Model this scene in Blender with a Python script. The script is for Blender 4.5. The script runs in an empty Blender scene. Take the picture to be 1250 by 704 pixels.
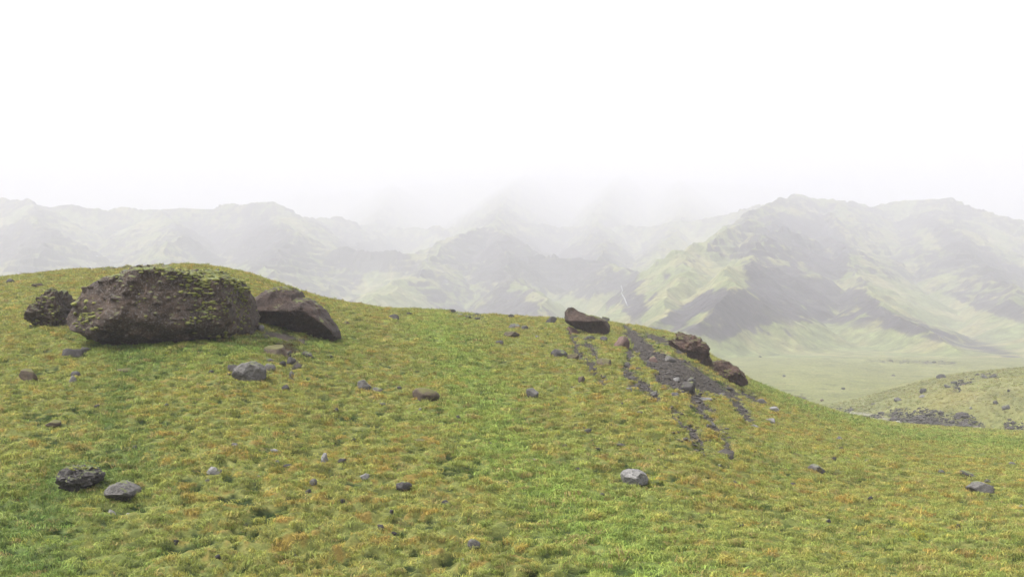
import bpy, bmesh, math
import numpy as np
from mathutils import Vector

QUICK = False
HAZE = True
rng = np.random.default_rng(11)
sc = bpy.context.scene
COL = sc.collection

# ------------------------------------------------------------------ camera
F = 1200.0; W0, H0 = 1250.0, 704.0
VH = 400.0                                   # row of the true horizon
PITCH = math.atan((VH - H0 / 2) / F)
cp, sp = math.cos(PITCH), math.sin(PITCH)
cam = bpy.data.cameras.new("camera"); camo = bpy.data.objects.new("camera", cam); COL.objects.link(camo)
cam.sensor_width = 36.0; cam.lens = 36.0 * F / W0; cam.clip_start = 0.1; cam.clip_end = 20000
camo.location = (0, 0, 0); camo.rotation_euler = (math.pi / 2 + PITCH, 0, 0)
sc.camera = camo

def ray(u, v):
    """direction through a point of the photo, scaled to y = 1 -> (t, e)"""
    a = (np.asarray(u, float) - W0 / 2) / F; b = (H0 / 2 - np.asarray(v, float)) / F
    y = cp - b * sp; z = sp + b * cp
    return a / y, z / y

def project(x, y, z):
    d = y * cp + z * sp
    b = (-y * sp + z * cp) / d
    return W0 / 2 + F * x / d, H0 / 2 - F * b

# ------------------------------------------------------------------ noise
def _h(ix, iy, seed):
    h = (ix.astype(np.int64) * 374761393 + iy.astype(np.int64) * 668265263 + seed * 2147483647) & 0xffffffff
    h = ((h ^ (h >> 13)) * 1274126177) & 0xffffffff
    return (h ^ (h >> 16)) & 0xffffffff

def perlin(x, y, seed=0):
    x0 = np.floor(x); y0 = np.floor(y); fx = (x - x0).astype(np.float32); fy = (y - y0).astype(np.float32)
    ix = x0.astype(np.int64); iy = y0.astype(np.int64)
    u = fx * fx * fx * (fx * (fx * 6 - 15) + 10); w = fy * fy * fy * (fy * (fy * 6 - 15) + 10)
    def g(dx, dy):
        a = _h(ix + dx, iy + dy, seed).astype(np.float32) * np.float32(2 * math.pi / 4294967296.0)
        return np.cos(a) * (fx - dx) + np.sin(a) * (fy - dy)
    n00, n10, n01, n11 = g(0, 0), g(1, 0), g(0, 1), g(1, 1)
    a = n00 + u * (n10 - n00); b = n01 + u * (n11 - n01)
    return (a + w * (b - a)) * 1.45

def fbm(x, y, o=4, seed=0, gain=.5, lac=2.03):
    s = 0; a = 1.0; n = 0
    for i in range(o):
        s = s + a * perlin(x, y, seed + i * 17); n += a
        x = x * lac + 3.7; y = y * lac - 1.3; a *= gain
    return s / n

def _h3(ix, iy, iz, seed):
    h = (ix * 374761393 + iy * 668265263 + iz * 1440662683 + seed * 2147483647) & 0xffffffff
    h = ((h ^ (h >> 13)) * 1274126177) & 0xffffffff
    return ((h ^ (h >> 16)) & 0xffffffff).astype(np.float64) / 4294967296.0 * 2 - 1

def vnoise3(p, seed=0):
    f0 = np.floor(p); f = p - f0; i = f0.astype(np.int64)
    s = f * f * (3 - 2 * f); r = 0
    for dx in (0, 1):
        for dy in (0, 1):
            for dz in (0, 1):
                w = (s[:, 0] if dx else 1 - s[:, 0]) * (s[:, 1] if dy else 1 - s[:, 1]) * (s[:, 2] if dz else 1 - s[:, 2])
                r = r + w * _h3(i[:, 0] + dx, i[:, 1] + dy, i[:, 2] + dz, seed)
    return r

def fbm3(p, o=4, seed=0, gain=.5):
    s = 0; a = 1.0; n = 0
    for k in range(o):
        s = s + a * vnoise3(p, seed + k * 13); n += a; p = p * 2.07 + 5.3; a *= gain
    return s / n

def sstep(a, b, x):
    t = np.clip((x - a) / (b - a), 0, 1); return t * t * (3 - 2 * t)

def smax(a, b, k):
    h = np.clip(.5 + .5 * (a - b) / k, 0, 1); return b + (a - b) * h + k * h * (1 - h)

# ------------------------------------------------------------------ terrain
CREST = np.array([  # u, v, distance of the near hill's crest
    (-700, 400, 90), (-300, 372, 80), (-100, 350, 76), (0, 340, 75), (60, 333, 76), (110, 329, 77), (180, 325, 76), (250, 324, 74), (300, 334, 71),
    (345, 350, 70), (400, 367, 70), (470, 378, 72), (540, 380, 75), (620, 387, 78), (690, 391, 80), (760, 396, 80),
    (830, 410, 80), (870, 437, 79), (905, 460, 78), (935, 474, 77), (1000, 498, 77), (1040, 509, 78), (1100, 519, 82),
    (1180, 524, 86), (1250, 528, 88), (1400, 532, 92), (1900, 540, 100)], float)
ct, ce = ray(CREST[:, 0], CREST[:, 1])
def smooth_interp(t, xs, ys, w=.012):
    return (np.interp(t - w, xs, ys) + 2 * np.interp(t, xs, ys) + np.interp(t + w, xs, ys)) / 4
HC = np.array([(930, 540), (1000, 522), (1060, 500), (1110, 482), (1150, 470), (1200, 462), (1250, 457), (1350, 447), (1500, 450), (1900, 470)], float)
ht_, he_ = ray(HC[:, 0], HC[:, 1])
Y0 = 15.0
E0 = float(ray(625, 704)[1])

def valley(x, y):
    return -14.6 + .9 * fbm(x / 70, y / 90, 3, 5) + .25 * fbm(x / 14, y / 16, 3, 9) + np.clip(y - 300, 0, 500) * .012

def base_height(x, y):
    x = np.asarray(x, float); y = np.asarray(y, float)
    ys = np.maximum(y, 3.0); t = x / ys
    e = smooth_interp(t, ct, ce); D = smooth_interp(t, ct, CREST[:, 2], .03)
    z0 = E0 * Y0; L = D - Y0; zD = e * D; avg = (zD - z0) / L
    m0 = avg + .4 * (avg - e); mD = e
    s = np.clip((ys - Y0) / L, 0, 1)
    h = z0 * (2 * s**3 - 3 * s**2 + 1) + m0 * L * (s**3 - 2 * s**2 + s) + zD * (-2 * s**3 + 3 * s**2) + mD * L * (s**3 - s**2)
    h = np.where(y < Y0, z0 + m0 * (np.maximum(y, -200) - Y0) * np.where(m0 > 0, .5, .5), h)
    q = np.maximum(y - D, 0)
    h = h + np.where(y > D, e * q - .012 * q * q, 0)
    h = np.maximum(h, -60)
    v = valley(x, y)
    z2 = smooth_interp(t, ht_, he_, .02) * 150
    w = np.where(y < 150, 44.0, 130.0)
    h2 = z2 - ((y - 150) / w) ** 2 * 5.2 - .0006 * np.abs(y - 150) ** 1.5
    h2 = np.where(y > 95, h2, -60)
    hv = smax(h2, v, 1.2)
    # the cut the brook has made below the right-hand hillock
    uu, vv = project(x, np.maximum(y, 5), h2)
    r = smax(h, hv, .8)
    return r

def tuss(x, y):
    """tussocks: 0..1 humps with sharp hollows between them"""
    wx = x + .25 * perlin(x / 1.1, y / 1.1, 3); wy = y + .25 * perlin(x / 1.1, y / 1.1, 4)
    a = 1 - np.abs(perlin(wx / .56, wy / .40, 21)) * 2.0
    b = perlin(wx / .30, wy / .20, 22)
    c = perlin(wx / 1.7, wy / 1.2, 23)
    d = perlin(wx / .80, wy / .26, 24)
    return a * .38 + b * .30 + c * .25 + d * .52

def smoothness(u, v):
    """1 where the turf is lush and smooth, 0 on the tussocky parts"""
    def seg(pts, w):
        d = np.full(np.shape(u), 1e9)
        for (a, b, wa), (c, d2, wb) in zip(pts[:-1], pts[1:]):
            px, py = c - a, d2 - b; L2 = px * px + py * py
            s = np.clip(((u - a) * px + (v - b) * py) / L2, 0, 1)
            dd = np.hypot(u - (a + s * px), (v - (b + s * py)) * 1.5) / (wa + (wb - wa) * s)
            d = np.minimum(d, dd)
        return np.exp(-d * d * w)
    s1 = seg([(530, 400, 35), (580, 470, 45), (620, 560, 55), (720, 640, 75), (800, 720, 90)], 1.0)
    s2 = seg([(170, 425, 40), (150, 470, 22), (130, 520, 22), (160, 560, 45), (60, 600, 50), (20, 680, 70)], 1.0)
    s3 = seg([(120, 425, 22), (220, 432, 34), (330, 425, 25), (420, 420, 20)], 1.0)
    s4 = seg([(915, 468, 10), (990, 500, 14), (1100, 530, 14), (1250, 545, 16)], 1.0)
    return s1, s2, s3, s4

def scree_mask(x, y, u, v):
    """bare dark gravel between the moss on the right shoulder of the hill"""
    def streak(pts):
        d = np.full(np.shape(u), 1e9)
        for (a, b, wa), (c, d2, wb) in zip(pts[:-1], pts[1:]):
            px, py = c - a, d2 - b; L2 = px * px + py * py
            s = np.clip(((u - a) * px + (v - b) * py) / L2, 0, 1)
            dd = np.hypot(u - (a + s * px), (v - (b + s * py))) - (wa + (wb - wa) * s)
            d = np.minimum(d, dd)
        return d
    S = [[(762, 398, 3), (778, 418, 9), (795, 438, 11), (830, 455, 14), (862, 470, 9), (890, 480, 5), (905, 495, 3)],
         [(768, 430, 4), (765, 460, 5), (790, 475, 6), (802, 486, 3)], [(805, 445, 6), (808, 465, 8), (830, 470, 6), (850, 486, 5), (868, 505, 3)],
         [(695, 402, 3), (705, 432, 3), (722, 445, 4), (733, 468, 3)], [(716, 420, 4), (728, 432, 3)],
         [(790, 410, 3), (815, 418, 5), (845, 436, 5)], [(890, 485, 3), (905, 500, 3), (920, 515, 2)],
         [(845, 490, 3), (862, 510, 3), (885, 540, 3), (890, 560, 2)], [(820, 505, 2), (850, 535, 3), (858, 550, 2)],
         [(905, 478, 3), (925, 490, 3)],
         [(340, 425, 6), (352, 434, 4), (362, 446, 2), (356, 460, 3)], [(322, 408, 3), (350, 412, 5), (372, 420, 3)],
         [(110, 328, 1.2), (165, 327, 2.0), (205, 325, 1.2)], [(548, 380, 1.2), (572, 387, 2), (588, 386, 1.2)]]
    d = np.full(np.shape(u), 1e9)
    for s in S: d = np.minimum(d, streak(s))
    n = fbm(x / .8, y / .8, 4, 77) * 12 - 1.6
    m = sstep(2.0, -1.0, d + n)
    return m

def bank_mask(x, y, u, v):
    S = [(1086, 507, 3), (1110, 512, 7), (1128, 513, 9), (1150, 517, 6), (1190, 519, 4), (1200, 521, 2)]
    d = np.full(np.shape(u), 1e9)
    for (a, b, wa), (c, d2, wb) in zip(S[:-1], S[1:]):
        px, py = c - a, d2 - b; L2 = px * px + py * py
        s = np.clip(((u - a) * px + (v - b) * py) / L2, 0, 1)
        d = np.minimum(d, np.hypot(u - (a + s * px), (v - (b + s * py))) - (wa + (wb - wa) * s))
    for (a, b, wa), (c, d2, wb) in (((1016, 502, 1.5), (1036, 504, 2)), ((1060, 440, .6), (1165, 442.5, 1.0)), ((1170, 468, 1.5), (1215, 458, 2)),
                                   ((1165, 474, 1), (1180, 466, 2)), ((965, 482, 1), (982, 484, 2)), ((1228, 523, 1), (1248, 525, 2)), ((1040, 512, 1), (1086, 514, 1.5))):
        px, py = c - a, d2 - b; L2 = px * px + py * py
        s = np.clip(((u - a) * px + (v - b) * py) / L2, 0, 1)
        d = np.minimum(d, np.hypot(u - (a + s * px), (v - (b + s * py))) - (wa + (wb - wa) * s))
    n = fbm(x / 3, y / 4, 4, 78) * 8
    return sstep(1.5, -1.0, d + n) * (y > 96)

def ground_all(x, y, want_col=True):
    zb = base_height(x, y)
    yy = np.maximum(y, 4)
    u, v = project(x, yy, zb)
    s1, s2, s3, s4 = smoothness(u, v)
    near = y < 97
    sm = np.clip(s1 * .6 + s2 * .6 + s3 * .6 + s4 * .7, 0, 1) * near
    T = tuss(x, y)
    sc_ = scree_mask(x, y, u, v) * near
    bk = bank_mask(x, y, u, v)
    big = fbm(x / 6.5, y / 5.0, 3, 31)
    # stronger humps at the lower left-centre of the hill
    rough = .75 + .9 * np.exp(-(((u - 400) / 260) ** 2 + ((v - 690) / 70) ** 2)) + .25 * fbm(x / 9, y / 9, 2, 40)
    amp = (.225 * (1 - sm * .62) * rough) * (1 - .6 * sc_) * np.clip(y / 12, .3, 1)
    amp = np.where(y > 97, .30, amp)
    z = zb + amp * T + .17 * big * (1 - .5 * sm)
    mid = perlin(x / .16, y / .13, 51)
    z = z + mid * .018 * (1 - sm * .4)
    z = z - .07 * sc_ + sc_ * .03 * perlin(x / .12, y / .12, 91)
    z = z - bk * .5 + bk * .7 * fbm(x / 1.6, y / 1.8, 3, 92)
    if not want_col: return z
    # ---- what grows where, with shade painted into the hollows
    n1 = fbm(x / 5.0, y / 4.0, 4, 61); n2 = fbm(x / 1.6, y / 1.2, 3, 62); n3 = perlin(x / .22, y / .14, 63); n4 = perlin(x / .60, y / .25, 64)
    C = lambda *c: np.array(c)[None, :]
    green, moss, lush, dark = C(.122, .154, .042), C(.186, .186, .054), C(.146, .200, .050), C(.026, .046, .015)
    orange, straw = C(.190, .112, .032), C(.290, .250, .105)
    gravel, earth = C(.040, .034, .029), C(.045, .028, .020)
    u_ = u.reshape(-1); v_ = v.reshape(-1)
    f = lambda a: np.asarray(a).reshape(-1)[:, None]
    mz = .52 + .28 * np.exp(-(((u - 850) / 130) ** 2 + ((v - 500) / 60) ** 2)) + .15 * np.exp(-(((u - 330) / 160) ** 2 + ((v - 590) / 70) ** 2)) \
        + .12 * sstep(420, 340, v) - .22 * np.exp(-(((u - 60) / 160) ** 2 + ((v - 690) / 90) ** 2)) - .12 * np.exp(-(((u - 1150) / 200) ** 2 + ((v - 680) / 50) ** 2))
    mossy = np.clip(mz + .35 * n1 + .35 * n2 + .1 * n3 - .5 * sm, 0, 1)
    c = green * (1 - f(mossy)) + moss * f(mossy)
    c = c * (1 - f(s1 * .65 * near)) + lush * f(s1 * .65 * near)
    k = f(np.clip(s2 * .62 * near * (.75 + .8 * n2), 0, 1)); c = c * (1 - k) + C(.066, .112, .036) * k
    k = f(np.clip((s3 + s4) * .5 * near, 0, 1)); c = c * (1 - k) + C(.108, .160, .040) * k
    # yellow flowers' drifts
    k = f(np.clip(sstep(.25, .6, fbm(x / 3.0, y / 2.2, 3, 71)) * sstep(.1, .5, perlin(x / .13, y / .10, 72)) * near * .55, 0, 1)); c = c * (1 - k) + C(.30, .27, .02) * k
    # orange moss on the humps
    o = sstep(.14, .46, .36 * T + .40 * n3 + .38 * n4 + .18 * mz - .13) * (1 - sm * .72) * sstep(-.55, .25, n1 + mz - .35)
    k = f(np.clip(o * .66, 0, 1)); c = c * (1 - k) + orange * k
    k = f(np.clip(sstep(.3, .75, n3 * .7 - n4 * .6) * (1 - o) * .3, 0, 1)); c = c * (1 - k) + straw * k
    # shade in the hollows between the humps, put into the colour as dark green
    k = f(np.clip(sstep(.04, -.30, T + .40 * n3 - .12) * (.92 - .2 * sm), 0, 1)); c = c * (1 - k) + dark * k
    # far valley floor: pale fine turf
    far = f(sstep(97, 125, y)); hill = np.exp(-(((u - 1210) / 110) ** 2 + ((v - 490) / 28) ** 2))
    nv = fbm(x / 22, y / 40, 4, 66)
    fc = C(.128, .134, .052) * (1 + .35 * f(nv) + .25 * f(fbm(x / 3.2, y / 6, 4, 69))) ; k = f(np.clip(hill * (.4 + .8 * fbm(x / 7, y / 9, 3, 67)), 0, 1)); fc = fc * (1 - k) + C(.155, .128, .042) * k
    k = f(sstep(.05, .45, fbm(x / 6, y / 14, 5, 68)) * .6); fc = fc * (1 - k) + C(.070, .080, .034) * k; k = f(sstep(.15, .5, fbm(x / 9, y / 9, 5, 88)) * .5); fc = fc * (1 - k) + C(.20, .185, .09) * k
    c = c * (1 - far) + fc * far
    k = f(sc_) ; g = gravel * (1 + .35 * f(perlin(x / .1, y / .08, 93))); c = c * (1 - k) + g * k
    e_ = f(np.exp(-(((u - 350) / 26) ** 2 + ((v - 428) / 14) ** 2)) * near * sstep(-.1, .3, n2 + .1) * .9); c = c * (1 - e_) + earth * e_
    k = f(bk); c = c * (1 - k) + C(.036, .032, .030) * k
    sd = np.full(np.shape(u), 1e9)
    for (a, b), (c2, d2) in zip(((1026, 503), (1062, 506), (1092, 514), (1160, 521)), ((1062, 506), (1092, 514), (1160, 521), (1200, 523))):
        px, py = c2 - a, d2 - b; s_ = np.clip(((u - a) * px + (v - b) * py) / (px * px + py * py), 0, 1)
        sd = np.minimum(sd, np.hypot(u - a - s_ * px, v - b - s_ * py))
    k = f(sstep(2.0, .6, sd + .8 * n1) * (y > 96) * .8); c = c * (1 - k) + C(.21, .20, .175) * k
    c = c * (1 + .30 * f(n3) + .16 * f(n4))
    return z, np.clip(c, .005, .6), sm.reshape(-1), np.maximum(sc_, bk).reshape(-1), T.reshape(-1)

def gz(x, y):
    return ground_all(np.atleast_1d(np.asarray(x, float)), np.atleast_1d(np.asarray(y, float)), False)

YS = np.concatenate([np.arange(8, 100, .05), np.arange(100, 700, .4)])
def on_ground(u, v):
    t, e = ray(u, v)
    z = base_height(t * YS, YS)
    hit = np.nonzero(z >= e * YS)[0]
    y = YS[hit[0]] if len(hit) else YS[np.argmax(z / YS)]
    return float(t * y), float(y)

# ------------------------------------------------------------------ materials
def new_mat(name):
    m = bpy.data.materials.new(name); m.use_nodes = True; nt = m.node_tree; nt.nodes.clear()
    out = nt.nodes.new('ShaderNodeOutputMaterial'); b = nt.nodes.new('ShaderNodeBsdfPrincipled')
    nt.links.new(b.outputs[0], out.inputs[0]); b.inputs['Roughness'].default_value = .9
    b.inputs['Specular IOR Level'].default_value = .25
    return m, nt, b, out

def node(nt, kind, **kw):
    n = nt.nodes.new(kind)
    for k, v in kw.items():
        if k in n.inputs: n.inputs[k].default_value = v
        else: setattr(n, k, v)
    return n

def mixc(nt, fac, a, b, blend='MIX'):
    n = nt.nodes.new('ShaderNodeMix'); n.data_type = 'RGBA'; n.blend_type = blend
    for sock, val in ((n.inputs[0], fac), (n.inputs[6], a), (n.inputs[7], b)):
        if hasattr(val, 'is_linked') or hasattr(val, 'links'): nt.links.new(val, sock)
        elif isinstance(val, (tuple, list)): sock.default_value = (*val, 1)
        else: sock.default_value = val
    return n.outputs[2]

def ramp(nt, src, p0, p1, c0=(0, 0, 0, 1), c1=(1, 1, 1, 1)):
    r = nt.nodes.new('ShaderNodeValToRGB'); nt.links.new(src, r.inputs[0])
    r.color_ramp.elements[0].position = p0; r.color_ramp.elements[1].position = p1
    r.color_ramp.elements[0].color = c0; r.color_ramp.elements[1].color = c1
    return r.outputs[0]

def turf_mat():
    m, nt, b, out = new_mat('turf')
    at = node(nt, 'ShaderNodeAttribute', attribute_name='Col')
    geo = nt.nodes.new('ShaderNodeNewGeometry')
    n = node(nt, 'ShaderNodeTexNoise', Scale=26.0, Detail=4.0, Roughness=.7); nt.links.new(geo.outputs['Position'], n.inputs['Vector'])
    r = ramp(nt, n.outputs[0], .3, .72, (.62, .62, .62, 1), (1.35, 1.35, 1.30, 1))
    nt.links.new(mixc(nt, 1.0, at.outputs['Color'], r, 'MULTIPLY'), b.inputs['Base Color'])
    bp = node(nt, 'ShaderNodeBump', Strength=.7, Distance=.03); nt.links.new(n.outputs[0], bp.inputs['Height']); nt.links.new(bp.outputs[0], b.inputs['Normal'])
    b.inputs['Specular IOR Level'].default_value = .1
    return m

def hill_mat():
    m, nt, b, out = new_mat('mountain')
    at = node(nt, 'ShaderNodeAttribute', attribute_name='Col')
    geo = nt.nodes.new('ShaderNodeNewGeometry')
    n = node(nt, 'ShaderNodeTexNoise', Scale=.16, Detail=6.0, Roughness=.7); nt.links.new(geo.outputs['Position'], n.inputs['Vector'])
    r = ramp(nt, n.outputs[0], .3, .72, (.5, .5, .5, 1), (1.45, 1.45, 1.45, 1))
    nt.links.new(mixc(nt, 1.0, at.outputs['Color'], r, 'MULTIPLY'), b.inputs['Base Color'])
    bp = node(nt, 'ShaderNodeBump', Strength=.8, Distance=2.5); nt.links.new(n.outputs[0], bp.inputs['Height']); nt.links.new(bp.outputs[0], b.inputs['Normal'])
    return m

def grass_mat():
    m = bpy.data.materials.new('grass_blade'); m.use_nodes = True; nt = m.node_tree; nt.nodes.clear()
    out = nt.nodes.new('ShaderNodeOutputMaterial')
    at = node(nt, 'ShaderNodeAttribute', attribute_name='tint', attribute_type='INSTANCER')
    d = nt.nodes.new('ShaderNodeBsdfDiffuse'); t = nt.nodes.new('ShaderNodeBsdfTranslucent'); mx = nt.nodes.new('ShaderNodeMixShader'); mx.inputs[0].default_value = .3
    geo = nt.nodes.new('ShaderNodeNewGeometry')
    v = ramp(nt, geo.outputs['Random Per Island'], 0, 1, (.55, .60, .5, 1), (1.5, 1.42, 1.35, 1)); cl = mixc(nt, 1.0, at.outputs['Color'], v, 'MULTIPLY')
    nt.links.new(cl, d.inputs[0]); nt.links.new(cl, t.inputs[0])
    nt.links.new(d.outputs[0], mx.inputs[1]); nt.links.new(t.outputs[0], mx.inputs[2]); nt.links.new(mx.outputs[0], out.inputs[0])
    return m

def rock_mat(name, c_dark, c_light, moss=0.0, scale=1.0, speck=.35, moss_col=(.09, .105, .028)):
    m, nt, b, out = new_mat(name)
    tc = nt.nodes.new('ShaderNodeNewGeometry'); P = tc.outputs['Position']
    def noise(s, det=5.0, ro=.65):
        n = node(nt, 'ShaderNodeTexNoise', Scale=s, Detail=det, Roughness=ro); nt.links.new(P, n.inputs['Vector']); return n.outputs[0]
    n1 = noise(.8 * scale); n2 = noise(5.5 * scale, 6.0, .75); n3 = noise(19 * scale, 3.0, .7)
    col = mixc(nt, ramp(nt, n1, .35, .68), c_dark, c_light)
    col = mixc(nt, 1.0, col, ramp(nt, n2, .30, .70, (.45, .45, .45, 1), (1.5, 1.48, 1.45, 1)), 'MULTIPLY')
    sp_ = mixc(nt, 1.0, ramp(nt, n3, .55, .64), (speck, speck, speck), 'MULTIPLY')
    col = mixc(nt, sp_, col, (.20, .19, .185))
    vor = node(nt, 'ShaderNodeTexVoronoi', Scale=3.2 * scale); vor.feature = 'DISTANCE_TO_EDGE'; nt.links.new(P, vor.inputs['Vector'])
    col = mixc(nt, mixc(nt, 1.0, ramp(nt, vor.outputs['Distance'], .0, .05, (1, 1, 1, 1), (0, 0, 0, 1)), (.35, .35, .35), 'MULTIPLY'), col, (.012, .010, .009))
    if moss > 0:
        sx = nt.nodes.new('ShaderNodeSeparateXYZ'); nt.links.new(tc.outputs['Normal'], sx.inputs[0])
        ma = node(nt, 'ShaderNodeMath', operation='MULTIPLY_ADD'); nt.links.new(sx.outputs[2], ma.inputs[0]); ma.inputs[1].default_value = .45
        nm = noise(1.9 * scale, 5.0, .6)
        nt.links.new(nm, ma.inputs[2])
        mk = ramp(nt, ma.outputs[0], .92 - moss * .3, 1.10 - moss * .3)
        mc = mixc(nt, n2, tuple(.55 * c for c in moss_col), tuple(1.5 * c for c in moss_col))
        col = mixc(nt, mk, col, mc)
    nt.links.new(col, b.inputs['Base Color'])
    ad = node(nt, 'ShaderNodeMath', operation='ADD'); nt.links.new(n2, ad.inputs[0]); nt.links.new(n3, ad.inputs[1])
    bp = node(nt, 'ShaderNodeBump', Strength=.8, Distance=.05 / scale); nt.links.new(ad.outputs[0], bp.inputs['Height']); nt.links.new(bp.outputs[0], b.inputs['Normal'])
    b.inputs['Roughness'].default_value = .75
    return m

M = dict(
    turf=turf_mat(), hill=hill_mat(), grass=grass_mat(),
    tuff=rock_mat('tuff_rock', (.022, .013, .008), (.058, .037, .024), .42, 1.0, .45),
    tuff_bare=rock_mat('bare_tuff_rock', (.020, .011, .007), (.046, .027, .019), .10, 1.0, .15),
    tuff_red=rock_mat('reddish_tuff_rock', (.026, .013, .009), (.070, .038, .026), .30, 1.6, .15),
    red=rock_mat('reddish_rock', (.060, .036, .029), (.120, .074, .060), .15, 2.5, .2),
    dark=rock_mat('dark_rock', (.022, .019, .018), (.046, .041, .039), .12, 3.0, .3),
    black=rock_mat('black_rock', (.014, .012, .012), (.030, .027, .027), 0, 4.0, .1),
    grey=rock_mat('grey_rock', (.046, .042, .039), (.105, .098, .092), .08, 3.0, .5),
    pale=rock_mat('pale_rock', (.085, .082, .078), (.18, .174, .168), 0, 3.0, .6),
    mossy=rock_mat('mossy_rock', (.045, .032, .022), (.085, .062, .042), .85, 3.0, .2, (.07, .066, .02)),
    moss=rock_mat('moss_cushion', (.08, .09, .02), (.165, .165, .035), 0, 6.0, 0),
    water=new_mat('falling_water')[0])
_b = M['water'].node_tree.nodes['Principled BSDF']; _b.inputs['Base Color'].default_value = (.28, .29, .31, 1)

# ------------------------------------------------------------------ mesh helpers
def mesh_obj(name, verts, faces, mat, smooth=True, parent=None, quads=None):
    me = bpy.data.meshes.new(name)
    verts = np.asarray(verts, np.float32); faces = np.asarray(faces, np.int32)
    n, k = faces.shape
    me.vertices.add(len(verts)); me.vertices.foreach_set('co', verts.ravel())
    me.loops.add(n * k); me.loops.foreach_set('vertex_index', faces.ravel())
    me.polygons.add(n); me.polygons.foreach_set('loop_start', np.arange(n, dtype=np.int32) * k)
    me.polygons.foreach_set('use_smooth', np.full(n, smooth))
    me.update(calc_edges=True)
    me.materials.append(mat)
    o = bpy.data.objects.new(name, me); COL.objects.link(o)
    if parent: o.parent = parent
    return o

def set_color(o, cols, name='Col'):
    a = o.data.attributes.new(name, 'FLOAT_COLOR', 'POINT')
    c = np.ones((len(cols), 4), np.float32); c[:, :3] = cols; a.data.foreach_set('color', c.ravel())

def grid_faces(nr, nc):
    i = np.arange(nr * nc).reshape(nr, nc)
    return np.stack([i[:-1, :-1], i[:-1, 1:], i[1:, 1:], i[1:, :-1]], -1).reshape(-1, 4)

def tag(o, label, cat, group=None):
    o['label'] = label; o['category'] = cat
    if group: o['group'] = group
    return o

# ------------------------------------------------------------------ ground sheet
k = .5 if QUICK else 1.0
n_in = int(1050 * k)
tt = np.concatenate([np.linspace(-2.2, -.62, 60)[:-1], np.linspace(-.62, .62, n_in), np.linspace(.62, 2.2, 60)[1:]])
yr = [3.0]
while yr[-1] < 430:
    y = yr[-1]
    dy = y * .012 if y < 14 else (y * .0022 if y < 30 else (.066 if y < 100 else y * .004))
    yr.append(y + dy / k)
yr = np.array(yr)
TT, YY = np.meshgrid(tt, yr)
XX = TT * YY
Z, C_, SM, SCR, TS = ground_all(XX, YY)
near_skirt = None
V = np.stack([XX, YY, Z], -1).reshape(-1, 3)
fc = grid_faces(len(yr), len(tt))
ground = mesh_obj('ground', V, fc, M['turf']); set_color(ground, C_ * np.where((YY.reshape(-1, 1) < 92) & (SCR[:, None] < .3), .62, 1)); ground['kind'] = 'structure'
print('ground verts', len(V))

# ------------------------------------------------------------------ mountains
RIDGES = [  # polylines of (u, v, distance), side slope
    ([(968, 243, 1050), (930, 262, 900), (890, 283, 800), (856, 308, 715), (826, 344, 630), (800, 380, 545), (775, 408, 470)], .62),
    ([(968, 243, 1050), (945, 275, 850), (925, 315, 690), (890, 342, 600), (865, 360, 520), (862, 392, 450)], .60),
    ([(968, 243, 1050), (1010, 250, 1050), (1060, 252, 1080), (1100, 250, 1100), (1142, 247, 1080), (1185, 260, 1050), (1250, 273, 1020), (1400, 310, 950)], .55),
    ([(1010, 250, 1050), (1022, 300, 850), (1045, 345, 700), (1080, 375, 600), (1120, 402, 520), (1170, 428, 450)], .50),
    ([(1142, 247, 1080), (1160, 290, 900), (1200, 335, 760), (1250, 375, 650), (1310, 420, 520)], .50),
    ([(640, 215, 2200), (615, 240, 1500), (602, 275, 1050), (622, 300, 920), (612, 330, 820), (645, 360, 720), (680, 388, 620)], .62),
    ([(602, 275, 1050), (560, 292, 960), (530, 318, 860), (490, 345, 760), (450, 372, 660)], .58),
    ([(340, 318, 860), (420, 308, 900), (500, 316, 880), (580, 322, 860), (660, 318, 880), (720, 326, 860), (790, 338, 760)], .62),
    ([(420, 275, 1300), (520, 282, 1250), (600, 272, 1200), (690, 280, 1250), (800, 278, 1200), (880, 268, 1150), (968, 248, 1100)], .6),
    ([(760, 215, 2200), (735, 250, 1500), (725, 282, 1150), (735, 305, 980), (720, 335, 840), (738, 362, 760)], .75),
    ([(830, 220, 2200), (835, 262, 1400), (815, 300, 1000), (800, 330, 860)], .7),
    ([(480, 225, 2200), (470, 255, 1600), (455, 290, 1200), (430, 320, 950), (400, 355, 800)], .65),
    ([(-300, 240, 1076), (-100, 243, 1076), (0, 246, 1076), (30, 247, 1069), (60, 253, 1069), (120, 258, 1076), (190, 259, 1089), (260, 256, 1089), (345, 253, 1076), (372, 266, 1110), (420, 270, 1212)], .6),
    ([(345, 253, 1076), (352, 290, 906), (335, 325, 790), (345, 370, 700)], .55),
    ([(190, 259, 1089), (215, 290, 926), (200, 320, 817), (180, 360, 760)], .5),
    ([(40, 248, 1069), (60, 290, 906), (40, 320, 804), (60, 360, 760)], .5),
    ([(-400, 262, 2900), (200, 262, 2700), (420, 235, 2500), (640, 215, 2400), (900, 225, 2500), (1200, 262, 2600), (1800, 275, 2900)], .55),
]
mt = np.concatenate([np.linspace(-1.1, -.56, 70)[:-1], np.linspace(-.56, .56, int(950 * k)), np.linspace(.56, 1.1, 70)[1:]])
my = np.concatenate([418 * (2300 / 418) ** np.linspace(0, 1, int(850 * k))[:-1], np.linspace(2300, 7000, 140)])
MT, MY = np.meshgrid(mt, my); MX = MT * MY
DS = np.clip(MY / 900, .6, 2.0)
wx = MX + 34 * fbm(MX / 150, MY / 150, 4, 101) + 7 * fbm(MX / 30, MY / 30, 3, 103)
wy = MY + 40 * fbm(MX / 150, MY / 150, 4, 102)
edge = np.clip((MY - 430) / 200, 0, 1)
wx = MX + (wx - MX) * (.35 + .65 * edge); 
val = valley(MX, MY)
mh = np.full(MX.shape, -100.0)
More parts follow.
